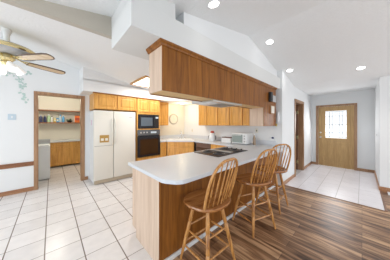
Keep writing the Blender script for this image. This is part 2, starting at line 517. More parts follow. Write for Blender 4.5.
# trims
t1 = MB()
t1.box(-0.275, -0.215, WN-0.02, WN, 0, 2.145, 0.004).box(0.555, 0.63, WN-0.02, WN, 0, 2.145, 0.004).box(-0.275, 0.63, WN-0.022, WN, 2.085, 2.145, 0.004)
t1.box(-0.23, -0.21, WN, WN+0.13, 0, 2.09).box(0.55, 0.57, WN, WN+0.13, 0, 2.09).box(-0.22, 0.56, WN, WN+0.13, 2.075, 2.095)
struct('trim_1', t1, M['trimwood'], label='oak casing around the pantry opening', cat='trim')
struct('trim_2', MB().box(-4, -0.275, WN-0.022, WN, 0.538, 0.628, 0.006).box(-4, -0.275, WN-0.028, WN, 0.575, 0.592, 0.004), M['rail'], label='oak chair rail on the left wall', cat='trim')
struct('baseboard_left', MB().box(-4, -0.275, WN-0.015, WN, 0, 0.085, 0.004), M['trimwood_h'], label='oak baseboard along the left wall', cat='baseboard')
struct('baseboard_pantry_side', MB().box(0.63, 0.70, WN-0.015, WN, 0, 0.085, 0.004), M['trimwood_h'], label='short oak baseboard beside the refrigerator', cat='baseboard')
struct('baseboard_hall', MB().box(3.91, 4.84, 1.235, 1.25, 0, 0.085, 0.004).box(5.80, 6.92, 1.235, 1.25, 0, 0.085, 0.004), M['trimwood_h'], label='oak baseboard on the wall beside the bar', cat='baseboard')
struct('baseboard_entry', MB().box(6.905, 6.92, -0.26, 0.10, 0, 0.085, 0.004).box(6.905, 6.92, 1.115, 1.235, 0, 0.085, 0.004), M['trimwood'], label='oak baseboard under the entry wall', cat='baseboard')
struct('baseboard_right', MB().box(5.195, 6.905, -0.26, -0.245, 0, 0.085, 0.004).box(5.195, 5.21, -3.5, -0.26, 0, 0.085, 0.004), M['trimwood_h'], label='oak baseboard around the right wall corner', cat='baseboard')

# entry door
d = sthing('door_1', 'golden wood entry door with a leaded glass window', 'door', (6.92, 0.61, 0))
fr = MB().box(6.90, 6.925, 0.10, 0.165, 0, 2.085, 0.004).box(6.90, 6.925, 1.05, 1.115, 0, 2.085, 0.004).box(6.898, 6.925, 0.10, 1.115, 2.025, 2.085, 0.004)
obj('door_frame', fr, M['trimwood'], d)
lf = MB()
X0, X1 = 6.935, 6.975
lf.box(X0, X1, 0.165, 0.325, 0.002, 2.025).box(X0, X1, 0.87, 1.05, 0.002, 2.025).box(X0, X1, 0.325, 0.87, 0.002, 0.955).box(X0, X1, 0.325, 0.87, 1.885, 2.025)
lf.panel((X0, 0.25, 0.15), (0, 1, 0), 0.30, 0.65, 0.012, 0.03, (-1, 0, 0)).panel((X0, 0.66, 0.15), (0, 1, 0), 0.30, 0.65, 0.012, 0.03, (-1, 0, 0))
leaf = obj('door_leaf', lf, M['door'], d)
obj('glass_pane', MB().box(6.953, 6.957, 0.325, 0.87, 0.955, 1.885), M['daylight'], d, label='bright leaded glass pane')
ld = MB()
for yy in (0.44, 0.51, 0.685, 0.755): ld.box(6.946, 6.953, yy-0.007, yy+0.007, 1.0, 1.85)
for zz in (1.0, 1.15, 1.42, 1.70, 1.85): ld.box(6.946, 6.953, 0.33, 0.865, zz-0.007, zz+0.007)
ld.tube([(6.95, 0.5975+0.05*math.cos(a*PI/6), 1.78+0.05*math.sin(a*PI/6)) for a in range(13)], 0.005, 6)
obj('lead_came', ld, M['leading'], d)
wf = MB()
wf.box(6.925, 6.937, 0.30, 0.335, 0.93, 1.91, 0.003).box(6.925, 6.937, 0.86, 0.895, 0.93, 1.91, 0.003).box(6.925, 6.937, 0.335, 0.86, 0.93, 0.965, 0.003).box(6.925, 6.937, 0.335, 0.86, 1.875, 1.91, 0.003)
obj('window_frame', wf, M['door'], d)
kb = MB().lathe([(0, 0.07), (0.02, 0.068), (0.028, 0.05), (0.02, 0.03), (0.01, 0.02), (0.01, 0.005), (0.03, 0.004), (0.03, 0)], 16, Matrix.Translation((6.935, 0.99, 0.98)) @ Matrix.Rotation(-PI/2, 4, 'Y'))
obj('door_knob', kb, M['steel'], d, True)
kb = MB().lathe([(0, 0.018), (0.025, 0.016), (0.028, 0)], 16, Matrix.Translation((6.935, 0.99, 1.14)) @ Matrix.Rotation(-PI/2, 4, 'Y'))
obj('deadbolt', kb, M['steel'], d, True)

# side door in hall wall
d = sthing('door_2', 'narrow brown side door seen edge-on beside the bar', 'door', (5.32, 1.25, 0))
fr = MB().box(4.845, 4.905, 1.23, 1.25, 0, 2.12, 0.004).box(5.735, 5.80, 1.23, 1.25, 0, 2.12, 0.004).box(4.845, 5.80, 1.228, 1.25, 2.055, 2.12, 0.004)
fr.box(5.722, 5.741, 1.25, 1.37, 0, 2.06).box(4.899, 4.915, 1.25, 1.37, 0, 2.06).box(4.90, 5.74, 1.25, 1.37, 2.045, 2.062)
obj('door_frame', fr, M['trimwood'], d)
lf = MB().box(5.685, 5.722, 1.375, 2.17, 0.005, 2.045)
for y_, z_, h_ in ((1.45, 0.2, 0.75), (1.82, 0.2, 0.75), (1.45, 1.08, 0.85), (1.82, 1.08, 0.85)):
    lf.panel((5.685, y_, z_), (0, 1, 0), 0.28, h_, 0.01, 0.03, (-1, 0, 0))
obj('door_leaf', lf, M['doorbrown'], d)
for zz in (0.25, 1.02, 1.80):
    obj('hinge', MB().box(5.678, 5.684, 1.372, 1.412, zz-0.05, zz+0.05, 0.002).tube([(5.680, 1.368, zz-0.055), (5.680, 1.368, zz+0.055)], 0.009, 8), M['brass'], d)
struct('wall_side_room', MB().box(4.02, 4.08, 1.36, 3.5, 0, 2.6).box(6.9, 7.0, 1.36, 3.5, 0, 2.6).box(4.02, 7.0, 3.5, 3.6, 0, 2.6), M['wall'], label='walls of the room behind the side door', cat='wall')
struct('ceiling', MB().box(4.02, 7.0, 1.36, 3.6, 2.5, 2.6), M['ceiling'], label='ceiling of the room behind the side door', cat='ceiling')
struct('floor', MB().box(3.985, 7.0, 1.245, 3.6, -0.05, 0), M['tile'], label='tile floor of the room behind the side door', cat='floor')

# ------------------------------------------------------------------ peninsula
p = thing('peninsula_cabinet', 'brown wood peninsula base behind the bar stools with an end panel coloured as lit', 'cabinet', (2.0, 1.7, 0))
obj('body', MB().box(0.803, XE-0.006, 1.387, 2.035, 0.10, 0.874).box(0.803, XE-0.006, 1.387, 1.96, 0, 0.10), M['oak'], p)
obj('end_panel', MB().prism([(0, 0), (0.56, 0), (0.56, 0.10), (0.68, 0.10), (0.68, 0.874), (0, 0.874)], 0, 0.018), M['oaklit'], p, label='oak end panel with side light in its colour').matrix_basis
e = p.children[-1]
e.data.transform(Matrix.Translation(OFF[p.name]))          # back to build space, then stand the panel up
e.data.transform(Matrix(((0, 0, -1, 0.802), (1, 0, 0, 1.372), (0, 1, 0, 0), (0, 0, 0, 1))))
e.data.transform(Matrix.Translation(-OFF[p.name]))
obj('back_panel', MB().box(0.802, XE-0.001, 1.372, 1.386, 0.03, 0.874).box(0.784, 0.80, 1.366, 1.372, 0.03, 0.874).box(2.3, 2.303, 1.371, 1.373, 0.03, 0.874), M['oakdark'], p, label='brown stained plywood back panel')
obj('base_strip', MB().box(0.80, XE-0.001, 1.352, 1.372, 0, 0.045, 0.004), M['white'], p, label='white strip along the floor')
for i in range(4):
    x = 0.86 + i*0.58
    obj('door', MB().panel((x, 2.035, 0.13), (1, 0, 0), 0.54, 0.54, 0.018, 0.05, (0, 1, 0)), M['oak'], p)
    obj('drawer', MB().panel((x, 2.035, 0.70), (1, 0, 0), 0.54, 0.15, 0.018, 0.03, (0, 1, 0)), M['oak'], p)

# worktop: one continuous slab
ct = MB().prism([(2.455, WN-0.013), (2.455, 4.15), (2.66, 4.15), (3.24, 3.52), (3.24, 2.12), (0.75, 2.12), (0.75, 1.27), (0.765, 1.225), (0.825, 1.135), (0.875, 1.105), (0.92, 1.10),
                 (4.03, 1.10), (4.03, 1.234), (XE-0.002, 1.234), (XE-0.002, WN-0.013)], 0.876, 0.916, 0.006)
wt = thing('worktop', 'white laminate countertop running from the bar round to the sink', 'countertop', (2.4, 1.7, 0.876))
obj('counter_slab', ct, M['counter'], wt)
obj('backsplash', MB().box(XE-0.02, XE-0.003, 1.38, WN-0.015, 0.916, 1.03, 0.004).box(2.46, XE-0.02, WN-0.032, WN-0.014, 0.916, 1.03, 0.004), M['counter'], wt)

# cooktop
k = thing('cooktop', 'black glass cooktop with steel grates set into the bar counter', 'cooktop', (2.3, 1.8, 0.916))
obj('glass_top', MB().box(1.88, 2.78, 1.50, 2.05, 0.917, 0.925, 0.003), M['black'], k)
obj('downdraft_vent', MB().box(2.28, 2.38, 1.56, 2.02, 0.925, 0.935, 0.004).box(2.30, 2.36, 1.58, 2.0, 0.935, 0.938), M['steel'], k, label='pale central vent strip')
for (cx_, cy_) in ((2.08, 1.65), (2.08, 1.90), (2.58, 1.65), (2.58, 1.90)):
    g = MB()
    for r in (0.035, 0.06, 0.085):
        g.tube([(cx_+r*math.cos(a*PI/10), cy_+r*math.sin(a*PI/10), 0.934) for a in range(21)], 0.006, 6)
    for a in range(4):
        g.tube([(cx_, cy_, 0.930), (cx_+0.1*math.cos(a*PI/2+.4), cy_+0.1*math.sin(a*PI/2+.4), 0.930)], 0.004, 6)
    bn = obj('burner', g, M['blackmat'], k, True)
    obj('drip_pan', MB().lathe([(0.10, 0.008), (0.095, 0.010), (0.08, 0.002), (0, 0.001)], 24, Matrix.Translation((cx_, cy_, 0.925))), M['grey'], bn, True)
for i in range(4):
    kb = MB().lathe([(0.016, 0), (0.014, 0.02), (0, 0.021)], 12, Matrix.Translation((2.72, 1.60+i*0.11, 0.925)))
    obj('control_knob', kb, M['blackmat'], k, True)

# ------------------------------------------------------------------ hanging cabinet under soffit
hc = thing('hanging_cabinet', 'long brown oak cabinet hanging under the soffit over the bar', 'cabinet', (2.1, 1.5, 1.755))
obj('body', MB().box(0.806, 3.118, 1.346, 1.59, 1.770, 2.20), M['oak'], hc)
for i in range(5):
    x0 = 0.795 + i*0.4652
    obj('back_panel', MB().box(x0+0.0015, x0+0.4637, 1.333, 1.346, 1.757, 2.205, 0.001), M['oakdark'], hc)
obj('end_panel', MB().box(0.793, 0.806, 1.336, 1.60, 1.757, 2.205, 0.002), M['oaklit'], hc, label='end panel coloured as if catching the light')
obj('underside', MB().box(0.806, 3.118, 1.347, 1.579, 1.758, 1.769), M['underside'], hc, label='tan underside board with bounce light in its colour')
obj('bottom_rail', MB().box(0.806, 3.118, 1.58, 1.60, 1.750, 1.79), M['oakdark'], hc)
cm = MB()
prof = [(0.0, 2.195), (0.012, 2.20), (0.018, 2.215), (0.03, 2.228), (0.034, 2.244), (0.0, 2.244)]
for a in range(len(prof)):
    pass
b = bmesh.new()
rows = []
for off_, z in prof:
    rows.append([b.verts.new((0.793-off_, 1.61, z)), b.verts.new((0.793-off_, 1.333-off_, z)), b.verts.new((3.74, 1.333-off_, z))])
for a, c_ in zip(rows, rows[1:]):
    for q in range(2): b.faces.new((a[q], a[q+1], c_[q+1], c_[q]))
cm.merge(b)
obj('crown_moulding', cm, M['oakdark'], hc)
# hood behind the hanging cabinet
hd = thing('range_hood', 'flat pale metal range hood under the hanging cabinet', 'range hood', (1.95, 1.56, 1.733))
obj('hood_body', MB().box(1.60, 2.33, 1.36, 1.57, 1.735, 1.7565, 0.003).box(1.60, 2.33, 1.605, 1.80, 1.735, 1.80, 0.004).box(1.60, 2.33, 1.56, 1.61, 1.735, 1.7495), M['steel'], hd)
obj('filter', MB().box(1.90, 2.26, 1.44, 1.74, 1.729, 1.7355, 0.002), M['seal'], hd)
obj('hood_lamp', MB().box(1.64, 1.80, 1.46, 1.70, 1.728, 1.7355, 0.002), M['white'], hd)

# end cabinet against east wall beside the soffit (brown end, side coloured as lit)
ec = thing('wall_cabinet', 'tall brown cabinet at the right end of the hanging cabinet, reaching lower than it', 'cabinet', (3.43, 1.49, 1.388))
obj('body', MB().box(3.134, 3.725, 1.347, 1.63, 1.395, 2.20), M['oak'], ec)
obj('back_panel', MB().box(3.121, 3.742, 1.333, 1.346, 1.388, 2.20, 0.001), M['oakdark'], ec)
obj('end_panel', MB().box(3.121, 3.133, 1.347, 1.64, 1.388, 2.20), M['oaklit'], ec, label='plain side panel coloured as lit')
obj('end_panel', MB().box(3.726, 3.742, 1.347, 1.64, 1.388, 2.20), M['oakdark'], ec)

EL = ['honey oak wall cabinet with a narrow door, at the right end of its row', 'honey oak wall cabinet above the toaster oven',
      'honey oak wall cabinet above the toaster', 'honey oak wall cabinet between the sink corner and toaster cabinets', 'honey oak wall cabinet nearest the sink corner']
ys = [(1.87, 2.07), (2.07, 2.47), (2.47, 2.87), (2.87, 3.31), (3.31, 3.69)]
for (a, b_), lab in zip(ys, EL):
    t = thing('wall_cabinet', lab, 'cabinet', (3.75, (a+b_)/2, 1.39), 'honey oak wall cabinets on the right kitchen wall')
    obj('body', MB().box(3.59, XE-0.002, a+0.001, b_-0.001, 1.39, 2.172), M['oakgapshade'], t)
    obj('door', MB().panel((3.59, a+0.014, 1.395), (0, 1, 0), b_-a-0.028, 0.77, 0.02, 0.05 if b_-a > .3 else .04, (-1, 0, 0)), M['oak'], t)

# north wall cabinet between oven tower and cream wall
t = thing('wall_cabinet', 'small honey oak wall cabinet between the oven tower and the wall clock', 'cabinet', (2.7, 4.65, 1.39))
obj('body', MB().box(2.462, 2.95, 4.52, WN-0.014, 1.39, 2.172), M['oak'], t)
obj('door', MB().panel((2.50, 4.52, 1.395), (1, 0, 0), 0.44, 0.77, 0.02, 0.05, (0, -1, 0)), M['oak'], t)

# ------------------------------------------------------------------ refrigerator
f = thing('refrigerator', 'almond side by side refrigerator left of the oven', 'refrigerator', (1.18, 4.5, 0))
obj('body', MB().box(0.725, 1.69, 4.29, WN-0.005, 0.03, 1.745, 0.006), M['white'], f)
fd = obj('freezer_door', MB().box(0.722, 1.136, 4.215, 4.285, 0.10, 1.755, 0.012, 3), M['fridge'], f, True)
obj('ice_dispenser', MB().box(0.84, 1.035, 4.206, 4.214, 0.99, 1.165, 0.003), M['gold'], fd, label='ochre ice and water dispenser')
for x_ in (0.862, 0.952): obj('dispenser_paddle', MB().box(x_, x_+0.06, 4.2, 4.2062, 1.03, 1.09, 0.003), M['plate'], fd)
obj('panel_groove', MB().box(0.735, 1.125, 4.213, 4.216, 0.905, 0.913), M['seal'], fd)
obj('dispenser_bezel', MB().box(0.825, 1.05, 4.2095, 4.216, 0.975, 1.18, 0.004), M['plate'], fd)
rd = obj('fridge_door', MB().box(1.146, 1.692, 4.215, 4.285, 0.10, 1.755, 0.012, 3), M['fridge'], f, True)
obj('badge', MB().box(1.52, 1.60, 4.211, 4.216, 1.60, 1.615), M['grey'], rd)
for x, dd in ((1.105, fd), (1.178, rd)):
    obj('handle', MB().tube([(x, 4.212, 0.93), (x, 4.175, 0.99), (x, 4.17, 1.10), (x, 4.17, 1.40), (x, 4.175, 1.50), (x, 4.212, 1.56)], [0.013, 0.013, 0.012, 0.012, 0.013, 0.013], 10), M['fridge'], dd, True)
obj('door_seal', MB().box(0.73, 1.685, 4.28, 4.292, 0.10, 1.74), M['seal'], f)
gm = MB().box(0.735, 1.68, 4.235, 4.29, 0.015, 0.09, 0.004)
for i in range(3): gm.box(0.76, 1.66, 4.230, 4.237, 0.028+i*0.018, 0.036+i*0.018)
obj('base_grille', gm, M['grille'], f)
obj('sticker', MB().box(0.719, 0.7245, 4.46, 4.51, 1.40, 1.53), plain('pink_sticker', (0.75, 0.55, 0.68), 0.5), f, label='pale pink strip on the side')

# cabinets above refrigerator
t = thing('wall_cabinet', 'wide honey oak cabinet with two doors above the refrigerator', 'cabinet', (1.22, 4.5, 1.785))
obj('body', MB().box(0.73, 1.732, 4.24, WN-0.003, 1.785, 2.172), M['oak'], t)
for x in (0.75, 1.245):
    obj('door', MB().panel((x, 4.24, 1.80), (1, 0, 0), 0.47, 0.355, 0.02, 0.055, (0, -1, 0)), M['oak'], t)
t = MB().box(0.70, 2.46, 4.195, 4.214, 2.150, 2.174, 0.004)
tag(obj('cabinet_moulding', t, M['oakdark']), 'thin dark oak moulding along the top of the refrigerator and oven cabinets', 'moulding')

# oven tower
t = thing('oven_cabinet', 'tall honey oak cabinet housing the microwave and wall oven', 'cabinet', (2.1, 4.5, 0))
bd = MB().box(1.738, 1.768, 4.24, WN-0.003, 0.09, 2.172).box(2.425, 2.452, 4.24, WN-0.013, 0.09, 2.172).box(1.768, 2.425, 4.24, WN-0.02, 1.715, 2.172)
bd.box(1.768, 2.425, 4.24, WN-0.02, 1.272, 1.300).box(1.768, 2.425, 4.24, WN-0.02, 0.09, 0.49).box(1.768, 2.425, 4.80, WN-0.02, 0.49, 1.72)
obj('body', bd, M['oak'], t)
for x, w_ in ((1.755, 0.335), (2.105, 0.335)):
    obj('door', MB().panel((x, 4.24, 1.775), (1, 0, 0), w_, 0.365, 0.02, 0.05, (0, -1, 0)), M['oak'], t)
obj('drawer', MB().panel((1.76, 4.24, 0.12), (1, 0, 0), 0.68, 0.35, 0.02, 0.05, (0, -1, 0)), M['oak'], t)
t = thing('microwave', 'black microwave in the oven cabinet above the wall oven', 'microwave', (2.1, 4.45, 1.302))
obj('body', MB().box(1.775, 2.42, 4.235, 4.70, 1.302, 1.700, 0.004), M['blackmat'], t)
obj('door', MB().box(1.79, 2.27, 4.218, 4.235, 1.325, 1.675, 0.004), M['black'], t)
obj('door_window', MB().box(1.85, 2.20, 4.214, 4.219, 1.38, 1.62), plain('microwave_window', (0.10, 0.13, 0.16), 0.15), t)
obj('control_panel', MB().box(2.28, 2.41, 4.218, 4.235, 1.325, 1.675, 0.004), M['blackmat'], t)
obj('display', MB().box(2.30, 2.39, 4.214, 4.219, 1.60, 1.645), M['bluegrey'], t)
obj('handle', MB().tube([(2.245, 4.218, 1.37), (2.245, 4.195, 1.39), (2.245, 4.195, 1.61), (2.245, 4.218, 1.63)], 0.008, 8), M['blackmat'], t, True)
t = thing('wall_oven', 'black built-in wall oven below the microwave', 'oven', (2.1, 4.45, 0.495))
obj('body', MB().box(1.775, 2.42, 4.232, 4.79, 0.495, 1.27, 0.003), M['blackmat'], t)
obj('oven_door', MB().box(1.745, 2.446, 4.205, 4.230, 0.50, 1.095, 0.004), M['black'], t)
obj('door_window', MB().box(1.82, 2.375, 4.201, 4.206, 0.56, 1.00), M['ovenglass'], t)
obj('door_handle', MB().tube([(1.82, 4.205, 1.055), (1.82, 4.17, 1.055), (2.375, 4.17, 1.055), (2.375, 4.205, 1.055)], 0.010, 8), M['blackmat'], t, True)
obj('control_panel', MB().box(1.745, 2.446, 4.208, 4.230, 1.11, 1.268, 0.004), plain('oven_control_panel', (0.10, 0.105, 0.11), 0.25), t)
for i in range(3):
    obj('control_knob', MB().lathe([(0, 0.022), (0.018, 0.02), (0.022, 0)], 12, Matrix.Translation((1.84+i*0.09, 4.208, 1.19)) @ Matrix.Rotation(PI/2, 4, 'X')), M['steel'], t, True)
obj('display', MB().box(2.14, 2.32, 4.203, 4.209, 1.165, 1.215), M['bluegrey'], t)

# ------------------------------------------------------------------ base cabinets around the sink
def base_cab(name, lab, O, U, nrm, w_, n, depth):
    O = Vector(O); U = Vector(U).normalized(); Nn = Vector(nrm).normalized()
    t = thing(name, lab, 'cabinet', O + U*w_/2 - Nn*depth/2)
    c = [O, O+U*w_, O+U*w_-Nn*depth, O-Nn*depth]
    obj('body', MB().prism([(v.x, v.y) for v in c], 0.09, 0.874), M['oak'], t)
    for i in range(n):
        ww = w_/n
        obj('drawer', MB().panel(O + U*(i*ww+0.012) + Vector((0, 0, 0.715)), U, ww-0.024, 0.14, 0.018, 0.028, nrm), M['oak'], t)
        obj('door', MB().panel(O + U*(i*ww+0.012) + Vector((0, 0, 0.11)), U, ww-0.024, 0.59, 0.018, 0.05, nrm), M['oak'], t)
    return t
base_cab('base_cabinet', 'narrow oak base cabinet between the wall oven and the corner sink', (2.458, 4.175, 0), (1, 0, 0), (0, -1, 0), 0.20, 1, 0.62)
sd = Vector((0.58, -0.63, 0)).normalized()
base_cab('sink_cabinet', 'oak corner base cabinet under the sink', Vector((2.68, 4.165, 0)), sd, (-0.735, -0.677, 0), 0.84, 2, 0.40)
base_cab('base_cabinet', 'pale-lit oak base cabinet under the toaster oven, right of the dishwasher', (3.265, 2.87, 0), (0, -1, 0), (-1, 0, 0), 0.80, 2, 0.62)
t = thing('dishwasher', 'dark dishwasher front between the corner sink cabinet and the oak base cabinet', 'dishwasher', (3.5, 3.15, 0))
obj('body', MB().box(3.27, 3.87, 2.875, 3.46, 0.09, 0.872), M['blackmat'], t)
obj('door', MB().box(3.245, 3.27, 2.88, 3.455, 0.12, 0.74, 0.004), plain('dishwasher_door', (0.09, 0.055, 0.04), 0.25), t)
obj('control_panel', MB().box(3.243, 3.27, 2.88, 3.455, 0.745, 0.868, 0.004), plain('dishwasher_panel', (0.16, 0.10, 0.08), 0.3), t)

# sink, faucet
sc = Vector((3.14, 4.07, 0))
rot = Matrix.Translation(sc) @ Matrix.Rotation(math.atan2(sd.y, sd.x), 4, 'Z')
b = MB(); bb = MB()
bb.box(-0.37, 0.37, -0.26, -0.22, 0.917, 0.926, 0.003).box(-0.37, 0.37, 0.16, 0.22, 0.917, 0.926, 0.003)
bb.box(-0.37, -0.33, -0.22, 0.16, 0.917, 0.926, 0.003).box(0.33, 0.37, -0.22, 0.16, 0.917, 0.926, 0.003).box(-0.02, 0.02, -0.22, 0.16, 0.917, 0.926, 0.003)
bb.box(-0.33, 0.33, -0.22, 0.16, 0.917, 0.9185)
bmesh.ops.transform(bb.bm, matrix=rot, verts=bb.bm.verts)
tag(obj('sink', bb, M['white']), 'white double sink set in the corner counter', 'sink')
ft = thing('faucet', 'chrome gooseneck faucet standing behind the corner sink', 'faucet', sc + Vector((0, 0, 0.927)))
fp = rot @ Vector((0.0, 0.19, 0))
tw = -Vector((0.735, 0.677, 0))
obj('spout', MB().tube([fp + Vector((0, 0, 0.927)), fp + Vector((0, 0, 1.10))] + [fp + tw*(0.08-0.08*math.cos(a*PI/8)) + Vector((0, 0, 1.10+0.08*math.sin(a*PI/8))) for a in range(1, 9)] + [fp + tw*0.16 + Vector((0, 0, 1.06))], 0.016, 10), M['chrome'], ft, True)
for sgn in (-1, 1):
    q = fp + sd*0.10*sgn
    obj('tap_handle', MB().tube([q + Vector((0, 0, 0.927)), q + Vector((0, 0, 0.975)), q + sd*0.04*sgn + Vector((0, 0, 0.99))], [0.016, 0.012, 0.008], 10), M['chrome'], ft, True)

# wall clock / plate
t = thing('wall_clock', 'round cream wall clock with a grey rim on the cream sink wall', 'clock', (3.37, WN-0.014, 1.46))
RX = Matrix.Translation((3.37, WN-0.014, 1.625)) @ Matrix.Rotation(PI/2, 4, 'X')
obj('face', MB().lathe([(0, 0.014), (0.16, 0.014), (0.165, 0)], 40, RX), M['plate'], t, True)
obj('rim', MB().lathe([(0.160, 0), (0.160, 0.022), (0.185, 0.026), (0.20, 0.018), (0.203, 0), (0.160, 0)], 40, RX), M['ring'], t, True)
obj('minute_hand', MB().box(3.368, 3.372, WN-0.032, WN-0.029, 1.62, 1.73), M['ring'], t)
obj('hour_hand', MB().box(3.365, 3.44, WN-0.035, WN-0.0325, 1.622, 1.628), M['ring'], t)

# sink light in soffit
t = thing('sink_light', 'small recessed light in the soffit above the sink', 'ceiling light', (3.42, 4.38, 2.16))
RT = Matrix.Translation((3.42, 4.38, 2.174)) @ Matrix.Rotation(PI, 4, 'X')
obj('trim_ring', MB().lathe([(0.085, 0), (0.105, 0.004), (0.11, 0), (0.085, 0)], 28, RT), M['ring'], t, True)
obj('lamp', MB().lathe([(0, 0.003), (0.08, 0.003), (0.085, 0)], 28, RT), M['lens'], t, True)
point('sink_lamp_light', (3.40, 4.33, 2.05), 7, 0.05, (1, 0.80, 0.50))

# fluorescent box on kitchen ceiling
t = thing('ceiling_light_box', 'wood framed fluorescent light panel on the kitchen ceiling', 'ceiling light', (2.0, 3.55, 2.39))
fx0, fx1, fy0, fy1 = 1.46, 2.75, 3.10, 4.0
fm = MB().box(fx0, fx1, fy0, fy0+0.035, 2.425, 2.47, 0.003).box(fx0, fx1, fy1-0.035, fy1, 2.425, 2.47, 0.003).box(fx0, fx0+0.035, fy0+0.035, fy1-0.035, 2.425, 2.47, 0.003).box(fx1-0.035, fx1, fy0+0.035, fy1-0.035, 2.425, 2.47, 0.003)
obj('frame', fm, M['oak_h'], t)
obj('diffuser', MB().box(fx0+0.04, fx1-0.04, fy0+0.04, fy1-0.04, 2.435, 2.445), M['panel'], t)
area('fluorescent_tubes', (2.1, 3.55, 2.425), (2.1, 3.55, 0), 1.1, 0.75, 31, (1, 0.98, 0.95))

# ------------------------------------------------------------------ recessed cans in the vault
for i, (x, y, lab) in enumerate(((1.29, 1.09, 'recessed ceiling light at the top centre above the soffit'), (2.88, 1.13, 'recessed ceiling light in the vault beside the ridge, near the gable'),
                       (3.98, 1.12, 'recessed ceiling light above the wall beside the side door'), (4.48, 0.015, 'recessed ceiling light in front of the entry door wall'))):
    sl = (vz(x+0.05)-vz(x-0.05))/0.1
    RT = Matrix.Translation((x, y, vz(x)-0.001)) @ Matrix.Rotation(-math.atan(sl), 4, 'Y') @ Matrix.Rotation(PI, 4, 'X')
    t = thing('recessed_light', lab, 'ceiling light', (x, y, vz(x)), 'recessed lights in the vaulted ceiling')
    obj('trim_ring', MB().lathe([(0.056, 0.001), (0.072, 0.005), (0.08, 0), (0.056, 0.0)], 28, RT), M['white'], t, True)
    obj('lamp', MB().lathe([(0, 0.004), (0.053, 0.004), (0.056, 0)], 28, RT), M['lens'], t, True)
    spot('can_lamp', (x, y, vz(x)-0.03), 30 if x > 4.2 else 1.6)

# ------------------------------------------------------------------ bar stools
def stool():
    r = thing('bar_stool', 'x', 'bar stool', (0, 0, 0), 'windsor bar stools along the bar')
    H = 0.650
    # saddle seat
    b = MB(); n = 40; layers = []
    def outline(k, sc_):
        a = 2*PI*k/n
        x = 0.250*math.copysign(abs(math.cos(a))**0.85, math.cos(a))
        y = 0.222*math.copysign(abs(math.sin(a))**0.85, math.sin(a))
        if y < 0: x *= 0.95
        return x*sc_, y*sc_
    for sc_, z in ((0.55, H-0.038), (0.86, H-0.036), (0.97, H-0.024), (1.0, H-0.010), (0.985, H+0.003), (0.93, H+0.006), (0.75, H-0.004), (0.5, H-0.011), (0.2, H-0.012)):
        layers.append([b.bm.verts.new((*outline(k, sc_), z)) for k in range(n)])
    for p_, q_ in zip(layers, layers[1:]):
        for k in range(n): b.bm.faces.new((p_[k], p_[(k+1) % n], q_[(k+1) % n], q_[k]))
    b.bm.faces.new(layers[0][::-1]); b.bm.faces.new(layers[-1])
    obj('seat', b, M['seatwood'], r, True)
    # hoop back, leaning to -y
    hoop = []
    for k in range(25):
        a = PI*k/24
        x = 0.205*math.cos(a)
        z = H + 0.455*math.sin(a)**0.62 if 0 < k < 24 else H
        x = math.copysign(abs(math.cos(a))**0.75, math.cos(a))*0.205
        if z < H+0.30: x *= 0.90 + 0.10*(z-H)/0.30
        hoop.append((x, -0.135 - 0.145*(z-H)/0.48 - 0.025*(1-abs(x)/0.205), z))
    hb = MB().tube(hoop, [0.013]*25, 10)
    obj('back_hoop', hb, M['stoolwood'], r, True)
    for i in range(6):
        f_ = (i-2.5)/2.5
        xb, xt = f_*0.130, f_*0.150
        zt = H + 0.455*(max(0.0, 1-(abs(xt)/0.205)**2.67))**0.41
        yt = -0.135 - 0.145*(zt-H)/0.48 - 0.025*(1-abs(xt)/0.205)
        yb = -0.165 + 0.03*abs(f_)
        pts = [(xb+(xt-xb)*q, yb+(yt-yb)*q, H-0.005+(zt-H+0.005)*q) for q in (0, .2, .4, .55, .75, 1)]
        obj('spindle', MB().tube(pts, [0.0055, 0.0065, 0.009, 0.0085, 0.006, 0.005], 8), M['stoolwood'], r, True)
    # swivel plate
    obj('swivel_plate', MB().lathe([(0, H-0.062), (0.10, H-0.062), (0.105, H-0.055), (0.10, H-0.040), (0, H-0.040)], 24), M['stoolwood'], r, True)
    tops, feet = {}, {}
    for sx in (-1, 1):
        for sy in (-1, 1):
            T = Vector((sx*0.095, sy*0.095, H-0.035)); F_ = Vector((sx*0.20, sy*0.20, 0))
            pts = []; rad = []
            for q, rr in ((0, .014), (.08, .017), (.2, .020), (.33, .021), (.345, .015), (.36, .021), (.50, .019), (.60, .021), (.615, .016), (.63, .020), (.75, .0175), (.9, .014), (1, .012)):
                pts.append(T.lerp(F_, q)); rad.append(rr)
            obj('leg', MB().tube(pts, rad, 12), M['stoolwood'], r, True)
            tops[sx, sy] = (T, F_)
    def at(sx, sy, z):
        T, F_ = tops[sx, sy]; return T.lerp(F_, (T.z-z)/T.z)
    for z, pr_ in ((0.36, (((-1, -1), (1, -1)), ((-1, 1), (1, 1)))), (0.31, (((-1, -1), (-1, 1)), ((1, -1), (1, 1)))),
                   (0.19, (((-1, -1), (1, -1)), ((-1, 1), (1, 1)))), (0.15, (((-1, -1), (-1, 1)), ((1, -1), (1, 1))))):
        for a, c_ in pr_:
            A, B_ = at(*a, z), at(*c_, z)
            obj('rung', MB().tube([A, A.lerp(B_, .25), A.lerp(B_, .5), A.lerp(B_, .75), B_], [.007, .009, .012, .009, .007], 8), M['stoolwood'], r, True)
    return r
st = stool()
st.location = (1.20, 1.10, 0); st.rotation_euler = (0, 0, math.radians(-2))
st['label'] = 'nearest of the three oak windsor bar stools at the bar'
dup(st, (2.11, 1.055, 0), math.radians(-18), 'middle one of the three oak windsor bar stools, standing below the cooktop end')
dup(st, (2.85, 1.085, 0), math.radians(1), 'farthest oak windsor bar stool, next to the white wall end', math.radians(-37))

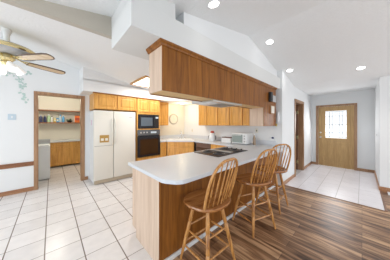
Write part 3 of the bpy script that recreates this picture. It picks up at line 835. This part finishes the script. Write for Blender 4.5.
# ------------------------------------------------------------------ things on the counters and walls
t = thing('toaster_oven', 'white toaster oven with a glass door on the right kitchen counter', 'toaster oven', (3.65, 2.13, 0.917))
obj('body', MB().box(3.50, 3.82, 1.92, 2.34, 0.932, 1.20, 0.012, 3), M['white'], t, True)
obj('glass_door', MB().box(3.49, 3.50, 2.03, 2.325, 0.965, 1.165, 0.003), M['glassgreen'], t)
obj('handle', MB().tube([(3.49, 2.06, 1.15), (3.465, 2.06, 1.15), (3.465, 2.30, 1.15), (3.49, 2.30, 1.15)], 0.007, 8), M['white'], t, True)
for i in range(3):
    obj('dial', MB().lathe([(0.018, 0), (0.015, 0.015), (0, 0.016)], 12, Matrix.Translation((3.50, 1.975, 1.0+i*0.065)) @ Matrix.Rotation(-PI/2, 4, 'Y')), M['grey'], t, True)
for xx, yy in ((3.53, 1.95), (3.53, 2.31), (3.79, 1.95), (3.79, 2.31)):
    obj('foot', MB().lathe([(0, 0), (0.012, 0), (0.012, 0.016), (0, 0.016)], 10, Matrix.Translation((xx, yy, 0.917))), M['grey'], t)
t = thing('toaster', 'small white toaster with a dark top left of the toaster oven', 'toaster', (3.6, 2.55, 0.917))
obj('body', MB().box(3.52, 3.70, 2.40, 2.70, 0.918, 1.05, 0.02, 3), M['white'], t, True)
obj('top', MB().box(3.53, 3.69, 2.41, 2.69, 1.045, 1.075, 0.008), plain('brown_toaster_top', (0.16, 0.07, 0.05), 0.4), t)
obj('lever', MB().box(3.59, 3.63, 2.385, 2.40, 1.0, 1.015, 0.003), M['blackmat'], t)
t = thing('coffee_maker', 'white countertop canister appliance with a red top and dark handles', 'coffee maker', (3.6, 3.1, 0.917))
T0 = Matrix.Translation((3.60, 3.10, 0.917))
obj('body', MB().lathe([(0, 0), (0.10, 0), (0.115, 0.02), (0.105, 0.14), (0.085, 0.20), (0.08, 0.24), (0, 0.25)], 28, T0), M['white'], t, True)
obj('lid', MB().lathe([(0, 0.31), (0.03, 0.31), (0.055, 0.29), (0.06, 0.25), (0.0, 0.245)], 20, T0), M['red'], t, True, label='red lid')
for s_ in (-1, 1):
    q = Vector((3.60, 3.10 + s_*0.105, 0.917))
    obj('handle', MB().tube([q + Vector((0, 0, .05)), q + Vector((-.01, s_*.035, .07)), q + Vector((-.01, s_*.035, .15)), q + Vector((0, 0, .17))], 0.010, 8), M['blackmat'], t, True)
T0 = Matrix.Translation((3.66, 1.80, 0.917))
t = thing('bottle', 'brown bottle standing right of the toaster oven', 'bottle', (3.66, 1.80, 0.917))
obj('body', MB().lathe([(0, 0), (0.034, 0), (0.036, 0.01), (0.036, 0.16), (0.014, 0.21), (0.013, 0.24), (0, 0.24)], 20, T0), plain('brown_bottle', (0.35, 0.26, 0.18), 0.25), t, True)
obj('cap', MB().lathe([(0.015, 0.238), (0.015, 0.262), (0, 0.262)], 16, T0), M['white'], t, True)
def plate(name, lab, cat, x, y, z, face, col='white', sw='grey', sz=(0.075, 0.12)):
    t = thing(name, lab, cat, (x, y, z))
    a, c_ = sz[0]/2, sz[1]/2
    if face == '-y':
        obj('cover_plate', MB().box(x-a, x+a, y-0.007, y-0.001, z-c_, z+c_, 0.002), M[col], t)
        obj('switch', MB().box(x-0.012, x+0.012, y-0.012, y-0.007, z-0.02, z+0.02, 0.002), M[sw], t)
    elif face == '-x':
        obj('cover_plate', MB().box(x-0.007, x-0.001, y-a, y+a, z-c_, z+c_, 0.002), M[col], t)
        obj('switch', MB().box(x-0.012, x-0.007, y-0.012, y+0.012, z-0.02, z+0.02, 0.002), M[sw], t)
    else:
        obj('cover_plate', MB().box(x-a, x+a, y+0.001, y+0.007, z-c_, z+c_, 0.002), M[col], t)
        obj('switch', MB().box(x-0.012, x+0.012, y+0.007, y+0.012, z-0.02, z+0.02, 0.002), M[sw], t)
plate('thermostat', 'small blue-grey square plate on the left wall under the ivy', 'thermostat', -0.582, WN, 1.572, '-y', 'bluegrey', 'white', (0.11, 0.12))
plate('wall_outlet', 'outlet with a plug on the wall above the bottle by the toaster oven', 'outlet', XE, 1.85, 1.26, '-x', 'plate', 'blackmat')
plate('light_switch', 'white light switch on the bright right wall corner', 'light switch', 6.05, -0.26, 1.16, '+y', 'white', 'grey')
plate('wall_outlet', 'outlet in the cream wall right of the faucet', 'outlet', XE-0.0, 4.35, 1.2, '-x', 'plate', 'grey')
tag(obj('wall_hook', MB().lathe([(0, 0.04), (0.02, 0.036), (0.024, 0.01), (0.02, 0)], 14, Matrix.Translation((XE, 1.455, 1.10)) @ Matrix.Rotation(-PI/2, 4, 'Y')), M['navy'], None, True),
    'small dark round knob on the white wall above the backsplash end', 'knob')
t = thing('wall_phone', 'black and grey wall phone hanging high on the brown end cabinet', 'phone', (3.46, 1.30, 1.90))
obj('handset', MB().box(3.33, 3.43, 1.275, 1.331, 1.90, 2.10, 0.010, 3), M['blackmat'], t, True)
obj('base', MB().box(3.46, 3.66, 1.295, 1.331, 1.91, 2.05, 0.008), M['grey'], t)
t = thing('note_pad', 'white pad hanging below the black phone on the end cabinet', 'note pad', (3.52, 1.32, 1.655))
obj('backing', MB().box(3.42, 3.62, 1.318, 1.331, 1.655, 1.83, 0.003), M['trimwood'], t)
obj('paper', MB().box(3.44, 3.60, 1.308, 1.3175, 1.67, 1.815, 0.002), M['plate'], t)
t = thing('wall_receiver', 'white tapered holder hanging on the white wall right of the end cabinet', 'wall holder', (XE, 1.31, 1.47))
obj('cone', MB().tube([(XE-0.04, 1.335, 1.48), (XE-0.05, 1.325, 1.52), (XE-0.055, 1.32, 1.62), (XE-0.05, 1.315, 1.71)], [0.03, 0.04, 0.033, 0.02], 14), M['white'], t, True)
obj('bracket', MB().box(XE-0.02, XE-0.001, 1.30, 1.35, 1.58, 1.64, 0.003), M['plate'], t)
tag(obj('key_tag', MB().box(XE-0.012, XE-0.001, 1.36, 1.40, 1.38, 1.44, 0.004), M['yellow']), 'tiny yellow tag on the wall beside the bottom of the end cabinet', 'tag')
tag(obj('floor_register', MB().box(4.96, 5.17, -0.62, -0.36, 0.0, 0.012, 0.003), M['white']), 'white floor register at the foot of the right wall', 'floor vent')

# ------------------------------------------------------------------ ivy stencil on the left wall
rnd = random.Random(3)
iv = MB()
path = [(-0.95, 2.44), (-0.75, 2.40), (-0.60, 2.46), (-0.48, 2.38), (-0.42, 2.25), (-0.47, 2.12), (-0.40, 2.0), (-0.405, 1.89)]
path2 = [(-0.9, 2.52), (-0.62, 2.50), (-0.42, 2.52), (-0.34, 2.50)]
for P in (path, path2):
    iv.tube([(x, WN-0.003, z) for x, z in P], 0.003, 6)
    for (x0, z0), (x1, z1) in zip(P, P[1:]):
        for k_ in range(7):
            q = rnd.random(); x = x0+(x1-x0)*q + rnd.uniform(-.05, .05); z = z0+(z1-z0)*q + rnd.uniform(-.04, .04)
            a = rnd.uniform(0, 2*PI); L_ = rnd.uniform(.030, .046)
            pts = [(-.5, 0), (-.15, .42), (.1, .2), (.3, .45), (.75, 0), (.3, -.45), (.1, -.2), (-.15, -.42)]
            vs = [iv.bm.verts.new((x + L_*(u*math.cos(a)-v*math.sin(a)), WN-0.0035-rnd.uniform(0, .002), z + L_*(u*math.sin(a)+v*math.cos(a)))) for u, v in pts]
            iv.bm.faces.new(vs)
tag(obj('ivy_stencil', iv, M['ivy']), 'pale green ivy vine trailing down the left wall beside the pantry opening', 'wall decoration')

# ------------------------------------------------------------------ ceiling fan
fc = Vector((-0.43, 3.19, 0))
t = thing('ceiling_fan', 'white and brass ceiling fan with oak blades and frosted lamps', 'ceiling fan', fc + Vector((0, 0, 2.2)))
TF = Matrix.Translation(fc)
obj('canopy', MB().lathe([(0, 2.69), (0.05, 2.69), (0.05, 2.65), (0.03, 2.60), (0.03, 2.42)], 28, TF), M['white'], t, True)
obj('motor_housing', MB().lathe([(0, 2.35), (0.18, 2.345), (0.27, 2.36), (0.285, 2.375)], 40, TF), M['grey'], t, True)
obj('housing_rim', MB().lathe([(0.285, 2.372), (0.30, 2.385), (0.295, 2.41), (0.26, 2.435), (0.06, 2.45)], 40, TF), M['brass'], t, True)
obj('light_fitter', MB().lathe([(0, 2.19), (0.04, 2.195), (0.065, 2.23), (0.05, 2.26), (0.08, 2.29), (0.075, 2.325), (0.05, 2.35)], 24, TF), M['brass'], t, True)
for k_ in range(5):
    a = math.radians(24 - 72*k_)
    b = MB()
    lay = []
    outl = [(0.20, -.045), (0.34, -.06), (0.58, -.068), (0.64, -.055), (0.66, -.02), (0.66, .02), (0.64, .055), (0.58, .068), (0.34, .06), (0.20, .045)]
    def pl(u, v, z): return Vector((u, v*math.cos(.21), z - v*math.sin(.21)))
    up = [b.bm.verts.new(pl(u, v, 2.298)) for u, v in outl]; dn = [b.bm.verts.new(pl(u, v, 2.289)) for u, v in outl]
    b.bm.faces.new(up); b.bm.faces.new(dn[::-1])
    for q in range(len(outl)): b.bm.faces.new((dn[q], dn[(q+1) % 10], up[(q+1) % 10], up[q]))
    bmesh.ops.transform(b.bm, matrix=TF @ Matrix.Rotation(a, 4, 'Z'), verts=b.bm.verts)
    bl = obj('blade', b, M['bladedark'], t, label='brown edged blade')
    b = MB()
    o2 = [(0.21 + (u-0.20)*0.955, v*0.72) for u, v in outl]
    up = [b.bm.verts.new(pl(u, v, 2.2895)) for u, v in o2]; dn = [b.bm.verts.new(pl(u, v, 2.287)) for u, v in o2]
    b.bm.faces.new(up); b.bm.faces.new(dn[::-1])
    for q in range(10): b.bm.faces.new((dn[q], dn[(q+1) % 10], up[(q+1) % 10], up[q]))
    bmesh.ops.transform(b.bm, matrix=TF @ Matrix.Rotation(a, 4, 'Z'), verts=b.bm.verts)
    obj('blade_inset', b, M['bladelight'], bl, label='pale cane inset')
    b = MB().tube([(0.07, 0, 2.335), (0.14, 0.0, 2.30), (0.21, 0.03, 2.288), (0.27, 0.03, 2.286)], 0.009, 8).tube([(0.14, 0.0, 2.30), (0.21, -0.03, 2.301), (0.27, -0.03, 2.299)], 0.009, 8)
    bmesh.ops.transform(b.bm, matrix=TF @ Matrix.Rotation(a, 4, 'Z'), verts=b.bm.verts)
    obj('blade_iron', b, M['brass'], bl, True)
for k_ in range(4):
    a = math.radians(-62 + 90*k_)
    R_ = TF @ Matrix.Rotation(a, 4, 'Z') @ Matrix.Translation((0.06, 0, 2.235)) @ Matrix.Rotation(math.radians(-40), 4, 'Y') @ Matrix.Rotation(PI, 4, 'X')
    sh = MB().lathe([(0.020, 0.0), (0.028, 0.02), (0.042, 0.06), (0.045, 0.10), (0.052, 0.14), (0.048, 0.138), (0.040, 0.10), (0.036, 0.06), (0.016, 0.02)], 20, R_)
    obj('lamp_shade', sh, M['shade'], t, True, label='white frosted tulip shade')
point('fan_lamp_light', fc + Vector((0, 0, 2.05)), 2, 0.08, (1, 0.97, 0.92))

# ------------------------------------------------------------------ pantry contents
t = thing('washing_machine', 'white appliance at the left inside the pantry', 'appliance', (-0.35, 5.85, 0))
obj('body', MB().box(-0.68, -0.02, 5.50, 6.20, 0.02, 0.86, 0.01), M['white'], t)
obj('lid', MB().box(-0.66, -0.04, 5.52, 6.0, 0.862, 0.885, 0.006), M['white'], t)
obj('control_panel', MB().box(-0.68, -0.02, 6.02, 6.20, 0.862, 1.0, 0.01), M['grey'], t)
t = thing('pantry_cabinet', 'oak base cabinets with doors at the back of the pantry', 'cabinet', (0.5, 7.1, 0))
obj('body', MB().box(-0.80, 1.045, 6.87, 7.395, 0.05, 0.828), M['oakdark'], t)
obj('body_frame', MB().box(-0.80, 1.045, 6.86, 6.872, 0.05, 0.828), M['oak'], t)
for x in (-0.78, -0.34, 0.10, 0.57):
    obj('door', MB().panel((x, 6.86, 0.08), (1, 0, 0), 0.43, 0.55, 0.018, 0.05, (0, -1, 0)), M['oak'], t)
    obj('drawer', MB().panel((x, 6.86, 0.66), (1, 0, 0), 0.43, 0.14, 0.018, 0.03, (0, -1, 0)), M['oak'], t)
tag(obj('pantry_countertop', MB().box(-0.84, 1.045, 6.82, 7.395, 0.83, 0.868, 0.005), M['counter']), 'white countertop on the pantry cabinets', 'countertop')
tag(obj('shelf', MB().box(-0.84, 1.045, 7.12, 7.395, 1.878, 1.915), M['rail']), 'empty upper wooden shelf on the pantry wall', 'shelf')
tag(obj('shelf', MB().box(-0.84, 1.045, 7.12, 7.395, 1.457, 1.495), M['rail']), 'lower wooden pantry shelf holding bottles', 'shelf')
tag(obj('shelf_support', MB().box(0.80, 0.84, 7.08, 7.12, 1.25, 2.02, 0.004), M['trimwood']), 'wooden upright at the right end of the pantry shelves', 'support')
G = 'bottles and packages on the lower pantry shelf'
def shelf_bottle(name, x, r, h, m, cap, lab, cat='bottle'):
    t = thing(name, lab, cat, (x, 7.24, 1.496), G)
    T = Matrix.Translation((x, 7.24, 1.496))
    obj('body', MB().lathe([(0, 0), (r, 0), (r, h*.62), (r*.45, h*.82), (r*.45, h*.86), (0, h*.86)], 18, T), M[m], t, True)
    obj('cap', MB().lathe([(r*.5, h*.85), (r*.5, h), (0, h)], 14, T), M[cap], t, True)
shelf_bottle('bottle', -0.25, 0.045, 0.25, 'navy', 'white', 'dark navy bottle at the left end of the pantry shelf')
shelf_bottle('bottle', -0.15, 0.035, 0.24, 'navy', 'grey', 'dark slim bottle beside the navy bottle on the pantry shelf')
shelf_bottle('bottle', -0.06, 0.045, 0.28, 'lime', 'white', 'tall pale green bottle on the pantry shelf')
shelf_bottle('bottle', 0.02, 0.035, 0.22, 'white', 'blackmat', 'white bottle right of the pale green bottle')
shelf_bottle('bottle', 0.24, 0.045, 0.27, 'bluegrey', 'blue', 'tall light blue spray bottle mid-shelf in the pantry')
shelf_bottle('bottle', 0.32, 0.035, 0.26, 'blue', 'white', 'slim blue bottle beside the light blue bottle')
def shelf_box(x0, x1, z, m, lab, name='box', cat='box', mtl2=None):
    t = thing(name, lab, cat, ((x0+x1)/2, 7.23, 1.496), G)
    obj('body', MB().box(x0, x1, 7.17, 7.29, 1.496, 1.496+z, 0.004), M[m], t)
    obj('package_label', MB().box(x0+0.015, x1-0.015, 7.166, 7.1705, 1.496+z*.3, 1.496+z*.7), M[mtl2 or 'white'], t)
shelf_box(0.065, 0.125, 0.13, 'yellow', 'small yellow box on the pantry shelf')
shelf_box(0.13, 0.20, 0.15, 'blue', 'small blue box on the pantry shelf beside the yellow box', mtl2='plate')
shelf_box(0.64, 0.78, 0.25, 'orange', 'bright orange package at the right end of the pantry shelf', mtl2='red')
t = thing('planter', 'dark green bowl of greenery on the pantry shelf', 'plant', (0.49, 7.24, 1.496), G)
obj('bowl', MB().lathe([(0, 0), (0.05, 0), (0.085, 0.05), (0.09, 0.065), (0.08, 0.06), (0, 0.055)], 20, Matrix.Translation((0.49, 7.24, 1.496))), M['blackmat'], t, True)
lv = MB()
for k_ in range(40):
    a = rnd.uniform(0, 2*PI); r_ = rnd.uniform(0.0, .10); base = Vector((0.49+r_*math.cos(a), 7.24+r_*.7*math.sin(a), 1.56))
    tip = base + Vector((math.cos(a)*.03, math.sin(a)*.02, rnd.uniform(.02, .08)))
    s_ = Vector((-math.sin(a), math.cos(a), 0.2))*0.014
    m_ = (base+tip)/2
    vs = [lv.bm.verts.new(v) for v in (base, m_+s_, tip, m_-s_)]
    lv.bm.faces.new(vs)
obj('foliage', lv, M['green'], t)
point('pantry_lamp', (0.1, 6.2, 2.3), 20, 0.1, (1, 0.93, 0.8))
